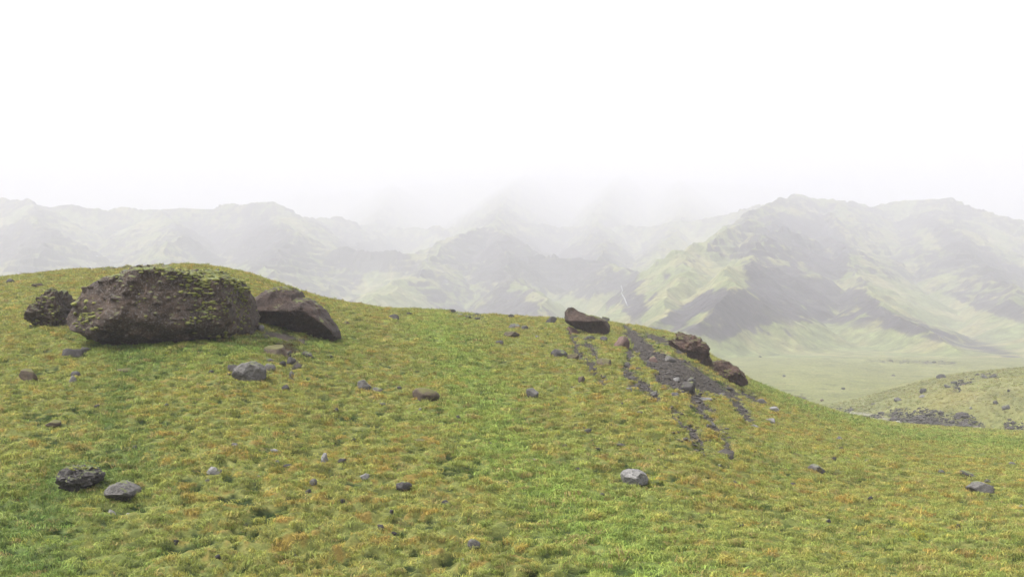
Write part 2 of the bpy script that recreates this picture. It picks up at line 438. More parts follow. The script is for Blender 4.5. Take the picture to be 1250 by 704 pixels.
for pts, slope in RIDGES:
    P3 = []
    for (u, v, d) in pts:
        t, e = ray(u, v); d = d if d < 600 else 600 + (d - 600) * 2.35; P3.append((t * d, d, e * d))
    rd = np.full(MX.shape, -1000.0)
    for a, b in zip(P3[:-1], P3[1:]):
        px, py = b[0] - a[0], b[1] - a[1]; L2 = px * px + py * py
        s = np.clip(((wx - a[0]) * px + (wy - a[1]) * py) / L2, 0, 1)
        dist = np.hypot(wx - (a[0] + s * px), wy - (a[1] + s * py))
        zl = a[2] + s * (b[2] - a[2])
        H_ = np.maximum(zl + 15, 1)
        fall = slope * dist
        rd = np.maximum(rd, zl - fall * np.where(fall < H_ * .6, 1, 1) )
    mh = smax(mh, rd, 4.0)
hh = np.clip((mh - val) / 30, 0, 1)
def ridged(x, y, o, seed):
    s = 0; a = 1; n = 0
    for i in range(o):
        s = s + a * (1 - 2 * np.abs(perlin(x, y, seed + i * 7))); n += a; x = x * 2.1 + 1.1; y = y * 2.1; a *= .55
    return s / n
gul = ridged(wx / 85, MY / 190, 6, 120)
mh = mh + hh * (10.5 * gul * np.clip((mh - val) / 70, .25, 1.1) + 3.5 * fbm(MX / 22, MY / 26, 4, 130))
mh = smax(mh, val, 5.0)
mh = mh - .1 * (MY < 431)
U_, V_ = project(MX, MY, mh)
# cliffs: terrace steps on the higher ground
ste = fbm(MX / 90, MY / 90, 3, 141)
ph = (mh + 6 * ste) / 9.0
mh = mh + np.clip((mh - val - 30) / 60, 0, 1) * sstep(-.1, .3, fbm(MX / 160, MY / 160, 3, 142)) * 2.3 * np.sin(ph * 2 * math.pi)
gy, gx = np.gradient(mh); dxm = np.gradient(MX, axis=1); dym = np.gradient(MY, axis=0)
slope_ = np.hypot(gx / np.maximum(dxm, .1), gy / np.maximum(dym, .1))
def poly_mask(pts, w=10):
    pts = np.array(pts, float); ins = np.zeros(U_.shape, bool); d = np.full(U_.shape, 1e9)
    n = len(pts)
    for i in range(n):
        x1, y1 = pts[i]; x2, y2 = pts[(i + 1) % n]
        c = ((y1 > V_) != (y2 > V_)) & (U_ < (x2 - x1) * (V_ - y1) / (y2 - y1 + 1e-9) + x1); ins ^= c
        px, py = x2 - x1, y2 - y1; s = np.clip(((U_ - x1) * px + (V_ - y1) * py) / (px * px + py * py), 0, 1)
        d = np.minimum(d, np.hypot(U_ - x1 - s * px, V_ - y1 - s * py))
    sd = np.where(ins, d, -d)
    return sstep(-w, w, sd + 9 * fbm(MX / 28, MY / 40, 4, 150))
scr = np.zeros(MX.shape)
for pts in ([(790, 402), (822, 378), (862, 357), (900, 366), (960, 398), (975, 412), (880, 418)],
            [(905, 318), (935, 325), (1000, 340), (1060, 370), (1090, 395), (1010, 398), (945, 388), (925, 360), (908, 345)],
            [(1030, 350), (1100, 385), (1180, 408), (1250, 436), (1250, 444), (1170, 424), (1080, 402)],
            [(940, 262), (1010, 262), (1040, 300), (1030, 345), (980, 335), (930, 300)],
            [(1090, 270), (1140, 262), (1190, 300), (1250, 330), (1250, 350), (1180, 340), (1120, 310)],
            [(1165, 360), (1250, 375), (1250, 392), (1190, 380)],
            [(560, 290), (640, 285), (690, 300), (740, 320), (765, 350), (700, 360), (640, 340), (590, 345), (550, 320)],
            [(600, 355), (640, 350), (660, 390), (590, 385)], [(420, 290), (500, 295), (470, 330), (400, 325)],
            [(200, 275), (330, 270), (380, 300), (330, 330), (240, 315)], [(0, 275), (50, 280), (80, 320), (0, 320)],
            [(755, 350), (775, 345), (790, 375), (775, 395), (760, 385)]):
    scr = np.maximum(scr, poly_mask(pts, 7))
grn = np.zeros(MX.shape)
for pts in ([(775, 392), (810, 345), (860, 310), (905, 318), (912, 350), (862, 352), (820, 376), (790, 398)],
            [(440, 335), (480, 330), (520, 370), (540, 390), (440, 390)], [(660, 368), (750, 370), (770, 395), (690, 392)],
            [(1050, 335), (1100, 345), (1160, 365), (1250, 400), (1250, 425), (1150, 400), (1080, 372)],
            [(920, 395), (1000, 398), (1100, 408), (1180, 432), (1250, 445), (1250, 470), (880, 470), (880, 425)],
            [(1115, 275), (1140, 280), (1150, 310), (1120, 300)], [(780, 335), (840, 290), (880, 280), (860, 305), (800, 345)]):
    grn = np.maximum(grn, poly_mask(pts, 7))
nn = fbm(wx / 60, MY / 60, 5, 160); ns = fbm(MX / 10, MY / 16, 4, 161)
n5 = fbm(wx / 11, wy / 20, 5, 166, .62)
bare = np.clip(.42 + .9 * nn + 1.0 * ns * .6 + 1.0 * n5 + .35 * (slope_ - .55) + .5 * scr - .85 * grn, 0, 1)
bare = sstep(.32, .68, bare)
low = sstep(26, 2, mh - val)
bare = bare * (1 - low * .85 * (1 - scr))
gcol = np.array((.122, .140, .050)); bcol = np.array((.036, .031, .034)); ycol = np.array((.185, .170, .072))
yl = sstep(-.2, .4, fbm(MX / 35, MY / 45, 4, 170))[..., None]
cc = (gcol * (1 - yl) + ycol * yl) * (1 - bare[..., None]) + bcol * bare[..., None] * (1 + .35 * ns[..., None])
cc = cc * (1 + .55 * n5[..., None])
hills = mesh_obj('mountains', np.stack([MX, MY, mh], -1).reshape(-1, 3), grid_faces(len(my), len(mt)), M['hill'])
set_color(hills, cc.reshape(-1, 3)); hills['kind'] = 'structure'

def mount_z(x, y):
    i = np.clip(np.searchsorted(my, y) - 1, 0, len(my) - 2); t = x / y; j = np.clip(np.searchsorted(mt, t) - 1, 0, len(mt) - 2)
    return max(mh[i, j], mh[i + 1, j], mh[i, j + 1], mh[i + 1, j + 1])
def mount_hit(u, v):
    t, e = ray(u, v); j = int(np.clip(np.searchsorted(mt, t), 0, len(mt) - 1))
    h = np.nonzero(mh[:, j] >= e * my)[0]
    i = h[0] if len(h) else 100
    return t * my[i], my[i]

def waterfall(pts, label):
    vs = []; fs = []
    for (u, v, w) in pts:
        x, y = mount_hit(u, v); hw = w * y / F / 2
        t, e = ray(u, v); z = e * y
        for s in (-1, 1): vs.append((x + s * hw, y - 1.2, z + .3))
        for s in (1, -1): vs.append((x + s * hw, y + 1.0, z + .3))
    for i in range(len(pts) - 1):
        a = i * 4
        for q in range(4): fs.append((a + q, a + (q + 1) % 4, a + 4 + (q + 1) % 4, a + 4 + q))
    fs += [(3, 2, 1, 0), tuple(len(vs) - 4 + i for i in range(4))]
    o = mesh_obj('waterfall', vs, fs, M['water']); tag(o, label, 'waterfall')
    return o
waterfall([(758, 349, .5), (760, 354, 1.0), (758.5, 358, .6), (762, 364, .9), (764, 369, 1.2), (766, 374, .6)], 'small white waterfall in the ravine between the middle and the right mountain')
waterfall([(113, 306, 1.0), (118, 312, 1.2), (122, 317, 1.8), (123, 321, 1.6)], 'faint thin waterfall on the foggy slope above the big boulder on the left')

# ------------------------------------------------------------------ rocks
_ico = {}
def ico(sub):
    if sub not in _ico:
        bm = bmesh.new(); bmesh.ops.create_icosphere(bm, subdivisions=sub, radius=1)
        _ico[sub] = (np.array([v.co[:] for v in bm.verts]), np.array([[v.index for v in f.verts] for f in bm.faces])); bm.free()
    return _ico[sub]

def rock_shape(seed, sub=4, cuts=14, rough=.06):
    r = np.random.default_rng(seed); d, f = ico(sub)
    R = np.full(len(d), 1.0)
    for i in range(cuts):
        n = r.normal(size=3); n /= np.linalg.norm(n); off = r.uniform(.46, .80)
        dn = d @ n; R = np.where(dn > off, np.minimum(R, off / np.maximum(dn, 1e-6)), R)
    p = d * R[:, None]
    p = p + d * (rough * 1.6 * fbm3(p * 1.9 + seed, 3, seed) + rough * .7 * fbm3(p * 6.5, 3, seed + 5, .6))[:, None]
    lo, hi = p.min(0), p.max(0)
    return (p - (lo + hi) / 2) / ((hi - lo) / 2), f

def rock(u, v, w, h, mat, label, cat='rock', group=None, seed=None, tilt=0.0, deep=.8, sub=None, cuts=14, name='rock', sink=.34):
    """a stone lying where the photo shows it: (u, v) its middle, w x h its seen size in photo pixels"""
    seed = seed if seed is not None else int(u * 7 + v * 13)
    x, y = on_ground(u, v + h * .42)
    w, h = (w * .85, h * .8) if y > 100 else (w, h)
    if y > 100: sink = .42
    s = y / F; W = w * s / 2; Hh = h * s / 2 * (1 + sink * 1.2); Dp = max(W * deep, Hh * .8)
    y = y + Dp * .5; x = x * (y / (y - Dp * .5))
    p, f = rock_shape(seed, sub or (4 if w > 14 else 3), cuts)
    p = p * (W, Dp, Hh)
    if tilt: c, s_ = math.cos(tilt), math.sin(tilt); p = np.stack([p[:, 0] * c + p[:, 2] * s_, p[:, 1], -p[:, 0] * s_ + p[:, 2] * c], -1)
    z = float(gz(x, y - Dp * .45)[0]) + Hh * (1 - sink * 1.7)
    o = mesh_obj(name, p, f, M[mat]); o.location = (x, y, z)
    tag(o, label, cat, group)
    return o

def boulder(outline, mat, label, T, planes=(), dist_px=None, name='boulder', nseg=220, nring=110, rough=.10, seed=1, bury=0.0, tb=None, moss=None, clast=.05, cat='boulder'):
    """a big stone: its seen outline at its own distance, a worked front face and a rounded back"""
    pts = np.array(outline, float); cu, cv = pts.mean(0)
    bx = dist_px or (cu, pts[:, 1].max() - 2)
    x, y = on_ground(*bx)
    y = y + T * .25
    ang = np.arctan2(-(pts[:, 1] - cv), pts[:, 0] - cu); rad = np.hypot(pts[:, 0] - cu, pts[:, 1] - cv)
    th = np.linspace(-math.pi, math.pi, nseg, endpoint=False)
    # intersect each direction with the outline polygon
    R = np.zeros(nseg)
    for i, a in enumerate(th):
        d = np.array((math.cos(a), -math.sin(a))); best = 0
        for j in range(len(pts)):
            p1 = pts[j] - (cu, cv); p2 = pts[(j + 1) % len(pts)] - (cu, cv); e = p2 - p1
            den = d[0] * e[1] - d[1] * e[0]
            if abs(den) < 1e-9: continue
            tt_ = (p1[0] * e[1] - p1[1] * e[0]) / den; ss = (p1[0] * d[1] - p1[1] * d[0]) / den
            if -1e-6 <= ss <= 1 + 1e-6 and tt_ > best: best = tt_
        R[i] = best
    s = y / F; R = R * s
    R = (np.roll(R, 1) + 2 * R + np.roll(R, -1)) / 4
    phi = np.linspace(0, math.pi, nring)
    PH, TH = np.meshgrid(phi, th, indexing='ij'); RR = np.broadcast_to(R, PH.shape)
    rho = np.sin(PH) ** .8
    a = rho * RR * np.cos(TH); b = rho * RR * np.sin(TH)
    cdir = np.cos(PH)
    c = np.sign(cdir) * np.abs(cdir) ** .75 * np.where(cdir > 0, T, tb or T)
    for (c0, ga, gb) in planes:
        pl = c0 + ga * a + gb * b
        k_ = .05 * T; h_ = np.clip(.5 + .5 * (pl - c) / k_, 0, 1)
        cm = pl + (c - pl) * h_ - k_ * h_ * (1 - h_)
        c = np.where(cdir > 0, np.maximum(cm, 0), c)
    P = np.stack([a, -c, b], -1).reshape(-1, 3)
    if T > 3: P[:, 1] += 1.5 * np.exp(-((P[:, 0] + .5) / 1.5) ** 2 - ((P[:, 2] + 1.7) / .55) ** 2)
    # outward-ish push for roughness
    nrm = P / np.maximum(np.linalg.norm(P, axis=1, keepdims=True), 1e-6)
    fq = max(.8, 2.6 / R.max()); n = fbm3(P * fq + seed, 3, seed) * rough * 2.0 + fbm3(P * fq * 4, 4, seed + 3, .6) * rough * .55
    cl = vnoise3(P * max(6.0, fq * 5), seed + 9); n = n + np.clip(cl - .35, 0, 1) * clast * 2
    if T > 3:
        n = n + .16 * (1 - 2 * np.abs(vnoise3(np.stack([P[:, 0] * .9 + P[:, 2] * .45, P[:, 1] * .4, P[:, 2] * .16], -1) + 7, seed + 21))) * sstep(-.5, 1.5, P[:, 0])
    P = P + nrm * n[:, None]
    i = np.arange(nring * nseg).reshape(nring, nseg); j = np.roll(i, -1, axis=1)
    f = np.stack([i[:-1], i[1:], j[1:], j[:-1]], -1).reshape(-1, 4)
    t, e = ray(cu, cv)
    o = mesh_obj(name, P, f, M[mat]); o.location = (t * y, y, e * y - bury)
    tag(o, label, cat)
    bm = bmesh.new(); bm.from_mesh(o.data); bmesh.ops.remove_doubles(bm, verts=bm.verts, dist=.0005); bmesh.ops.recalc_face_normals(bm, faces=bm.faces); bm.to_mesh(o.data); bm.free()
    if moss:
        cushions(o, moss, seed)
    return o

def cushions(o, spots, seed, name='moss', zmin=.1):
    """cushions of moss sitting on the stone's own surface, one part"""
    from mathutils.bvhtree import BVHTree
    me = o.data; bvh = BVHTree.FromPolygons([v.co[:] for v in me.vertices], [tuple(p.vertices) for p in me.polygons])
    r = np.random.default_rng(seed); d, f = ico(2); vs = []; fs = []; n = 0
    L = o.location
    for (u, v, su, sv, cnt, size) in spots:
        for q in range(max(3, int(cnt * 1.3))):
            uu = u + r.normal() * su; vv = v + r.normal() * sv; t, e = ray(uu, vv)
            dr = Vector((t, 1, e)).normalized()
            hit = bvh.ray_cast(Vector((0, 0, 0)) - L, dr)
            if hit[0] is None or hit[1].z < -.2: continue
            sz = size * r.uniform(.2, .62)
            p = d * (1 + .40 * vnoise3(d * 1.9 + q * 3.1, q)[:, None] + .25 * vnoise3(d * 5 + q * 1.7, q + 3)[:, None]) * np.array((sz * r.uniform(.8, 1.7), sz * .8, sz * r.uniform(.35, .8))) + np.array(hit[0])
            vs.append(p); fs.append(f + n); n += len(d)
    if vs: mesh_obj(name, np.concatenate(vs), np.concatenate(fs), M['moss'], parent=o)['kind'] = 'stuff'

# the three boulders at the left
boulder([(100.0, 393), (102.0, 380), (112.0, 366), (124.0, 354), (140.0, 343), (156.0, 335), (190.0, 326), (213.8, 324), (235.6, 325), (254.9, 328), (272.4, 336), (286.4, 338), (290.8, 352),
         (294.2, 368), (298.6, 384), (299.5, 399), (291.6, 410), (270.6, 413), (248.8, 414), (232.1, 419), (200.0, 419), (160.0, 418), (135.0, 411), (120.0, 405), (104.0, 399)], 'tuff',
        'huge dark brown boulder with moss on its right half, largest on the hill', 3.6,
        planes=[(2.9, .10, -.42), (2.7, -.34, -.20), (3.2, .60, -.25), (3.1, -.10, 1.05)], dist_px=(200, 417), nseg=420, nring=220, rough=.17, seed=4, bury=.12, clast=.12,
        moss=[(240, 345, 12, 10, 60, .13), (258, 380, 10, 12, 50, .11), (290, 345, 8, 8, 70, .14), (265, 335, 18, 5, 90, .13), (295, 372, 8, 14, 50, .10), (215, 330, 22, 4, 60, .11), (235, 400, 25, 8, 30, .1),
              (105, 385, 9, 9, 60, .13), (270, 375, 25, 20, 60, .09), (170, 360, 35, 20, 30, .07), (275, 410, 10, 3, 30, .12)])
boulder([(309, 384), (309, 372), (316, 362), (330, 354), (345, 350), (356, 351), (364, 356), (366, 362), (382, 367), (396, 377), (400, 385), (408, 396), (414, 404), (415, 412), (410, 417), (402, 418),
         (390, 413), (378, 407), (366, 406), (352, 399), (335, 396), (318, 396), (310, 394)], 'tuff_bare',
        'smooth chocolate brown boulder leaning downhill beside the huge boulder', 1.9,
        planes=[(1.75, .12, -.45), (1.5, .12, 1.0)], dist_px=(400, 417), nseg=300, nring=160, rough=.085, seed=9, clast=.04,
        moss=[(350, 352, 10, 2, 40, .08), (372, 362, 8, 3, 14, .06)])
boulder([(38.7, 386), (46.9, 372), (58.4, 362), (69.8, 354), (78.0, 355), (79.7, 366), (83.0, 378), (78.0, 392), (76.4, 402), (64.9, 404), (53.4, 399), (42.0, 392)], 'tuff',
        'small jagged brown boulder with moss, left beside the huge boulder', 1.1,
        planes=[(.85, .35, -.5), (.9, -.5, .1), (.8, .1, .8)], nseg=200, nring=110, rough=.14, seed=15, clast=.08,
        moss=[(58, 372, 8, 6, 40, .09), (52, 392, 8, 4, 40, .10), (68, 380, 6, 8, 20, .07)])
# the outcrops on the right shoulder
boulder([(690, 391), (690, 381), (694, 376), (699, 375), (704, 379), (717, 384), (730, 387), (740, 391), (743, 397), (742, 405), (737, 410), (728, 410), (719, 407), (706, 401), (696, 397)], 'tuff_bare',
        'long dark log-shaped boulder lying across the ridge top at centre right', 1.1, planes=[(.85, .1, -.6), (.8, .1, .7)], nseg=200, nring=100, rough=.07, seed=21, clast=.03,
        moss=[(725, 386, 10, 1.5, 14, .06)])
boulder([(818, 412), (826, 407), (831, 401), (836, 403), (842, 408), (847, 407), (855, 409), (858, 414), (861, 425), (867, 437), (864, 443), (856, 441), (848, 434), (836, 426), (824, 419)], 'tuff_red',
        'jagged reddish brown outcrop with overhanging dark top, at the right edge of the hill', .9, planes=[(.75, .25, -.5), (.8, -.1, .6)], nseg=240, nring=120, bury=.15, rough=.17, seed=33, clast=.08,
        moss=[(822, 413, 6, 2, 15, .09)])
boulder([(862, 449), (868, 441), (878, 438), (888, 438), (896, 444), (903, 449), (908, 456), (911, 465), (904, 468), (892, 464), (878, 458), (868, 455)], 'tuff_red',
        'rounded reddish brown outcrop just below the jagged one at the hill edge', .9, planes=[(.7, .2, -.5), (.8, -.2, .4)], nseg=200, nring=100, bury=.12, rough=.10, seed=38, clast=.06,
        moss=[(888, 456, 7, 2, 20, .10)])

boulder([(285, 458), (288, 449), (296, 443), (307, 441), (316, 445), (322, 452), (322, 463), (313, 468), (297, 469), (287, 466)], 'grey',
        'big pale grey angular rock below the gap between the two large boulders', .8, planes=[(.62, .5, -.9), (.60, -.7, -.2), (.58, .9, .5), (.6, 0, .6)], nseg=120, nring=60, rough=.028, seed=41, clast=.02, cat='rock', name='rock')
boulder([(75.2, 579), (81.4, 573), (94.6, 570), (106.0, 573), (114.0, 576), (122.8, 579), (118.4, 584), (114.0, 590), (101.6, 597), (90.2, 603), (81.4, 600), (75.2, 591)], 'dark',
        'wrinkled dark brown rock under a lip of turf, largest stone at lower left', .5, planes=[(.42, .3, -.7), (.40, -.6, .3), (.42, .4, .8)], nseg=160, nring=80, rough=.05, seed=43, clast=.05, cat='rock', name='rock',
        moss=[(95, 571, 12, 1, 30, .05)])
boulder([(132, 600), (136, 595), (148, 591), (158, 595), (166, 600), (168, 605), (163, 611), (150, 612), (134, 609)], 'grey',
        'flat-topped grey slab with a black shaded underside, right of the wrinkled dark rock', .45, planes=[(.40, .1, -.9), (.42, .0, 1.8)], nseg=120, nring=60, rough=.02, seed=45, clast=.02, bury=-.05, cat='rock', name='rock')
boulder([(758, 579), (761, 575), (769, 573), (781, 574), (788, 578), (791, 584), (789, 590), (774, 591), (762, 589)], 'pale',
        'very pale grey rock alone on the green slope, right of the centre', .42, planes=[(.32, .5, -1.0), (.3, -.7, .2), (.33, .8, .5)], nseg=120, nring=60, rough=.02, seed=47, clast=.02, cat='rock', name='rock')

G1 = 'stones scattered over the lower slope'; G2 = 'stones on the ridge top'; G3 = 'stones on the gravel streaks'; G4 = 'stones in the valley'; G5 = 'stones below the leaning boulder'
R_ = [
 # lower left
 (137, 622, 10, 6, 'pale', 'small pale stone below the flat-topped grey slab, left of its pair', G1, {}),
 (158, 624, 11, 6, 'pale', 'small pale stone below the flat-topped grey slab, right of its pair', G1, {}),
 (90, 433, 27, 13, 'dark', 'dark oval stone with a pale top, in the grass below the huge boulder', None, {}),
 (105, 429, 13, 8, 'dark', 'little dark stone touching the right end of the oval stone', None, {}),
 (36, 460, 22, 15, 'mossy', 'brown mossy lump of rock near the left edge of the photo', None, {}),
 (92, 458, 14, 9, 'dark', 'dark stone above a small grey one, left below the oval stone', None, {}),
 (89, 466, 10, 10, 'grey', 'small upright grey stone just under a dark one', None, {}),
 (66, 517, 20, 7, 'mossy', 'rusty brown moss covered stone alone in the grass above the wrinkled rock', None, {}),
 (151, 452, 22, 6, 'mossy', 'brown mossy hump of stone below the left half of the huge boulder', None, {}),
 (37, 402, 5, 4, 'black', 'tiny black stone below the small jagged boulder', None, {}),
 # pale boulder group
 (284, 452, 14, 10, 'dark', 'dark stone tucked against the left side of the big pale grey rock', G5, {}),
 (330, 452, 14, 10, 'grey', 'grey stone directly right of the big pale grey rock', G5, {}),
 (329, 441, 11, 6, 'dark', 'flat dark stone above the grey stone next to the pale rock', G5, {}),
 (345, 447, 9, 7, 'black', 'round blackish stone between the pale rock and the gravel streak', G5, {}),
 (356, 444, 11, 9, 'dark', 'dark stone at the top of the thin gravel streak', G5, {}),
 (337, 429, 30, 14, 'mossy', 'rust brown mossy hump of rock under the leaning boulder', G5, {}),
 (351, 430, 9, 9, 'dark', 'dark stone at the right end of the rusty mossy hump', G5, {}),
 (375, 434, 14, 8, 'dark', 'dark flat stone right of the bare earth under the leaning boulder', G5, {}),
 (402, 436, 12, 5, 'dark', 'thin dark stone in the grass below the tip of the leaning boulder', G5, {}),
 (348, 473, 11, 7, 'black', 'blackish stone at the foot of the thin gravel streak', G5, {}),
 (356, 457, 6, 9, 'grey', 'narrow grey stone standing in the thin gravel streak', G5, {}),
 (318, 405, 9, 8, 'grey', 'light grey stone in the gap between the two large boulders', G5, {}),
 # middle
 (445, 473, 18, 14, 'grey', 'grey rock with a moss cap in the middle of the slope, left of its pair', None, {}),
 (460, 474, 13, 8, 'grey', 'smaller light grey rock touching the right of the moss capped one', None, {}),
 (520, 483, 34, 17, 'mossy', 'broad brown rock overgrown with moss at the centre of the hill', None, {}),
 (650, 482, 16, 13, 'grey', 'lone pointed grey rock on the slope right of the centre', None, {}),
 (493, 603, 20, 11, 'dark', 'dark speckled stone in the tussocks at lower centre', None, {}),
 (445, 588, 14, 6, 'pale', 'flat pale stone up and left of the dark speckled stone', G1, {}),
 (262, 576, 19, 8, 'pale', 'flat pale grey stone, leftmost of those in the orange tussocks', G1, {}),
 (286, 551, 9, 5, 'grey', 'little grey stone above the leftmost flat pale stone', G1, {}),
 (336, 558, 12, 6, 'pale', 'pale stone at the top of a loose cluster in the orange tussocks', G1, {}),
 (340, 569, 8, 5, 'grey', 'grey pebble left in the loose cluster in the orange tussocks', G1, {}),
 (350, 572, 13, 5, 'black', 'black flat stone right in the loose cluster in the orange tussocks', G1, {}),
 (316, 587, 7, 5, 'grey', 'grey pebble below the loose cluster of stones', G1, {}),
 (253, 588, 7, 4, 'grey', 'tiny grey pebble under the leftmost flat pale stone', G1, {}),
 (396, 566, 8, 11, 'pale', 'pale upright stone leaning in the tussocks', G1, {}),
 (417, 568, 11, 6, 'dark', 'dark stone right of the pale upright one', G1, {}),
 (436, 558, 9, 5, 'pale', 'small pale stone above and right of the dark one', G1, {}),
 (382, 598, 9, 7, 'grey', 'bluish grey stone above a tiny black one', G1, {}),
 (376, 607, 7, 5, 'black', 'tiny black stone under the bluish grey one', G1, {}),
 (450, 658, 8, 5, 'black', 'left of three little black stones near the bottom of the photo', G1, {}),
 (465, 656, 9, 7, 'black', 'middle and biggest of three little black stones near the bottom', G1, {}),
 (481, 660, 7, 4, 'black', 'right and smallest of three little black stones near the bottom', G1, {}),
 (478, 634, 5, 6, 'dark', 'tiny dark stone above the three little black stones', G1, {}),
 (361, 685, 4, 7, 'black', 'thin black upright stone close to the bottom edge', G1, {}),
 (265, 698, 8, 5, 'black', 'black stone at the very bottom, lower left of the centre', G1, {}),
 (543, 628, 11, 5, 'black', 'dark flat stone in a hollow right of the speckled one', G1, {}),
 (579, 680, 17, 10, 'grey', 'grey rounded stone close to the bottom edge at the centre', G1, {}),
 (564, 691, 8, 8, 'pale', 'pale mossy stone lower left of the rounded one at the bottom', G1, {}),
 (510, 524, 9, 7, 'black', 'dark stone halfway between the broad mossy rock and the speckled stone', G1, {}),
 (515, 545, 16, 6, 'mossy', 'rusty mossy stone just below a dark one at the centre', G1, {}),
 (467, 495, 7, 4, 'grey', 'small grey stone below the pair of grey rocks', G1, {}),
 (513, 503, 4, 3, 'pale', 'tiny white stone below the broad mossy rock', G1, {}),
 (717, 527, 10, 6, 'dark', 'dull dark stone on the green slope right of the centre', G1, {}),
 (652, 561, 6, 4, 'grey', 'tiny grey stone in the lush grass streak', G1, {}),
 # lower right
 (997, 578, 21, 9, 'grey', 'grey tilted slab alone on the lower right slope', None, {}),
 (896, 589, 9, 4, 'black', 'thin black stone left of the tilted slab on the lower right', G1, {}),
 (1182, 580, 24, 7, 'dark', 'long dark thin slab pointing down to the right, near the right edge', G1, dict(tilt=.3)),
 (1150, 578, 11, 6, 'dark', 'brownish stone left of the long dark slab', G1, dict(tilt=.3)),
 (1206, 588, 10, 5, 'dark', 'dark stone between the long slab and the layered rock', G1, dict(tilt=.5)),
 (1196, 600, 28, 14, 'grey', 'layered grey rock with a black crack near the right edge', None, {}),
 (1235, 567, 11, 7, 'grey', 'narrow black and white stone near the right edge', G1, dict(tilt=.6)),
 (1212, 561, 5, 4, 'pale', 'tiny white stone above the long dark slab', G1, {}),
 (1237, 602, 6, 5, 'dark', 'small bluish black stone right of the layered rock', G1, {}),
 (1246, 621, 11, 8, 'grey', 'grey stone cut by the right edge of the photo', G1, {}),
 (1136, 599, 5, 4, 'black', 'tiny black stone left of the layered rock', G1, {}),
 # ridge
 (13, 343, 9, 6, 'dark', 'dark stone on the ridge at the far left edge', G2, {}),
 (46, 351, 15, 6, 'mossy', 'dark mossy stone above the small jagged boulder', G2, {}),
 (200, 324, 9, 5, 'dark', 'dark stone on the crest above the middle of the huge boulder', G2, {}),
 (154, 333, 12, 8, 'grey', 'grey stone with a pale edge on the left shoulder of the huge boulder', G2, {}),
 (108, 328, 6, 3, 'dark', 'leftmost of four little dark stones along the left crest', G2, {}),
 (122, 327, 8, 3, 'dark', 'second from left of four little dark stones along the left crest', G2, {}),
 (138, 327, 7, 4, 'grey', 'third from left of four little stones along the left crest', G2, {}),
 (161, 326, 9, 4, 'dark', 'rightmost of four little dark stones along the left crest', G2, {}),
 (422, 396, 9, 5, 'mossy', 'brown stone right of the leaning boulder', G2, {}),
 (450, 390, 6, 4, 'dark', 'small dark stone between the leaning boulder and the round ridge stone', G2, {}),
 (481, 388, 13, 7, 'dark', 'round dark brown stone on the ridge right of the leaning boulder', G2, {}),
 (492, 381, 11, 3, 'dark', 'thin dark stone on the skyline above the round one', G2, {}),
 (500, 384, 7, 3, 'dark', 'flat dark stone just right of the thin skyline stone', G2, {}),
 (531, 378, 7, 3, 'grey', 'small grey stone on the skyline left of the knobbly one', G2, {}),
 (551, 378, 12, 6, 'dark', 'knobbly dark grey stone standing up on the skyline at the centre', G2, {}),
 (560, 384, 12, 5, 'grey', 'flat grey stone below the knobbly skyline stone', G2, {}),
 (571, 388, 9, 4, 'dark', 'dark stone right below the flat grey one on the ridge', G2, {}),
 (581, 383, 8, 4, 'dark', 'dark stone on the skyline right of the knobbly one', G2, {}),
 (583, 389, 8, 3, 'dark', 'thin dark stone right of the others in the ridge cluster', G2, {}),
 (624, 387, 8, 5, 'dark', 'dark stone on the skyline halfway to the log-shaped boulder', G2, {}),
 (628, 398, 15, 8, 'grey', 'grey flat rock on the ridge left of the log-shaped boulder', G2, {}),
 (640, 401, 10, 5, 'dark', 'dark stone touching the right of the grey flat ridge rock', G2, {}),
 (625, 410, 20, 8, 'mossy', 'yellowish mossy lump below the grey flat ridge rock', G2, {}),
 (610, 418, 10, 7, 'grey', 'grey stone below left of the yellowish mossy lump', G2, {}),
 (656, 413, 5, 3, 'pale', 'tiny pale stone below the ridge, left of the log-shaped boulder', G2, {}),
 (673, 392, 14, 9, 'dark', 'round dark stone on the skyline just left of the log-shaped boulder', G2, {}),
 (700, 402, 15, 11, 'red', 'reddish stone under the left end of the log-shaped boulder', G2, {}),
 (739, 391, 10, 8, 'dark', 'knobbly dark stone behind the right end of the log-shaped boulder', G2, {}),
 (683, 431, 22, 11, 'dark', 'dark wedge-shaped rock on the slope below the log-shaped boulder', None, {}),
 (699, 436, 15, 9, 'mossy', 'mossy stone at the right end of the dark wedge-shaped rock', None, {}),
 (720, 413, 13, 6, 'dark', 'dark stone directly below the log-shaped boulder', G3, {}),
 # gravel shoulder
 (759, 418, 20, 16, 'red', 'reddish brown blocky rock at the top of the gravel streaks', None, {}),
 (737, 414, 9, 7, 'dark', 'dull stone between the log-shaped boulder and the blocky red rock', G3, {}),
 (737, 444, 19, 9, 'mossy', 'brown mossy stone between the left two gravel streaks', G3, {}),
 (710, 467, 9, 8, 'mossy', 'brown stone left of the foot of the leftmost gravel streak', G3, {}),
 (797, 436, 13, 8, 'red', 'reddish stone in the middle of the wide gravel streak', G3, {}),
 (818, 437, 14, 9, 'grey', 'grey stone lying at the right side of the wide gravel streak', G3, {}),
 (790, 441, 8, 5, 'dark', 'dark stone left below the reddish one in the gravel', G3, {}),
 (840, 472, 19, 15, 'dark', 'dark blocky rock, biggest in the wide gravel patch', G3, {}),
 (844, 463, 11, 7, 'grey', 'grey stone on top of the biggest dark rock in the gravel', G3, {}),
 (826, 462, 9, 5, 'pale', 'pale stone upper left of the biggest dark rock in the gravel', G3, {}),
 (861, 485, 17, 6, 'pale', 'long pale slab below the biggest dark rock in the gravel', G3, {}),
 (824, 482, 9, 7, 'grey', 'grey stone below left of the biggest dark rock in the gravel', G3, {}),
 (833, 479, 8, 6, 'dark', 'dark stone touching the foot of the biggest dark rock', G3, {}),
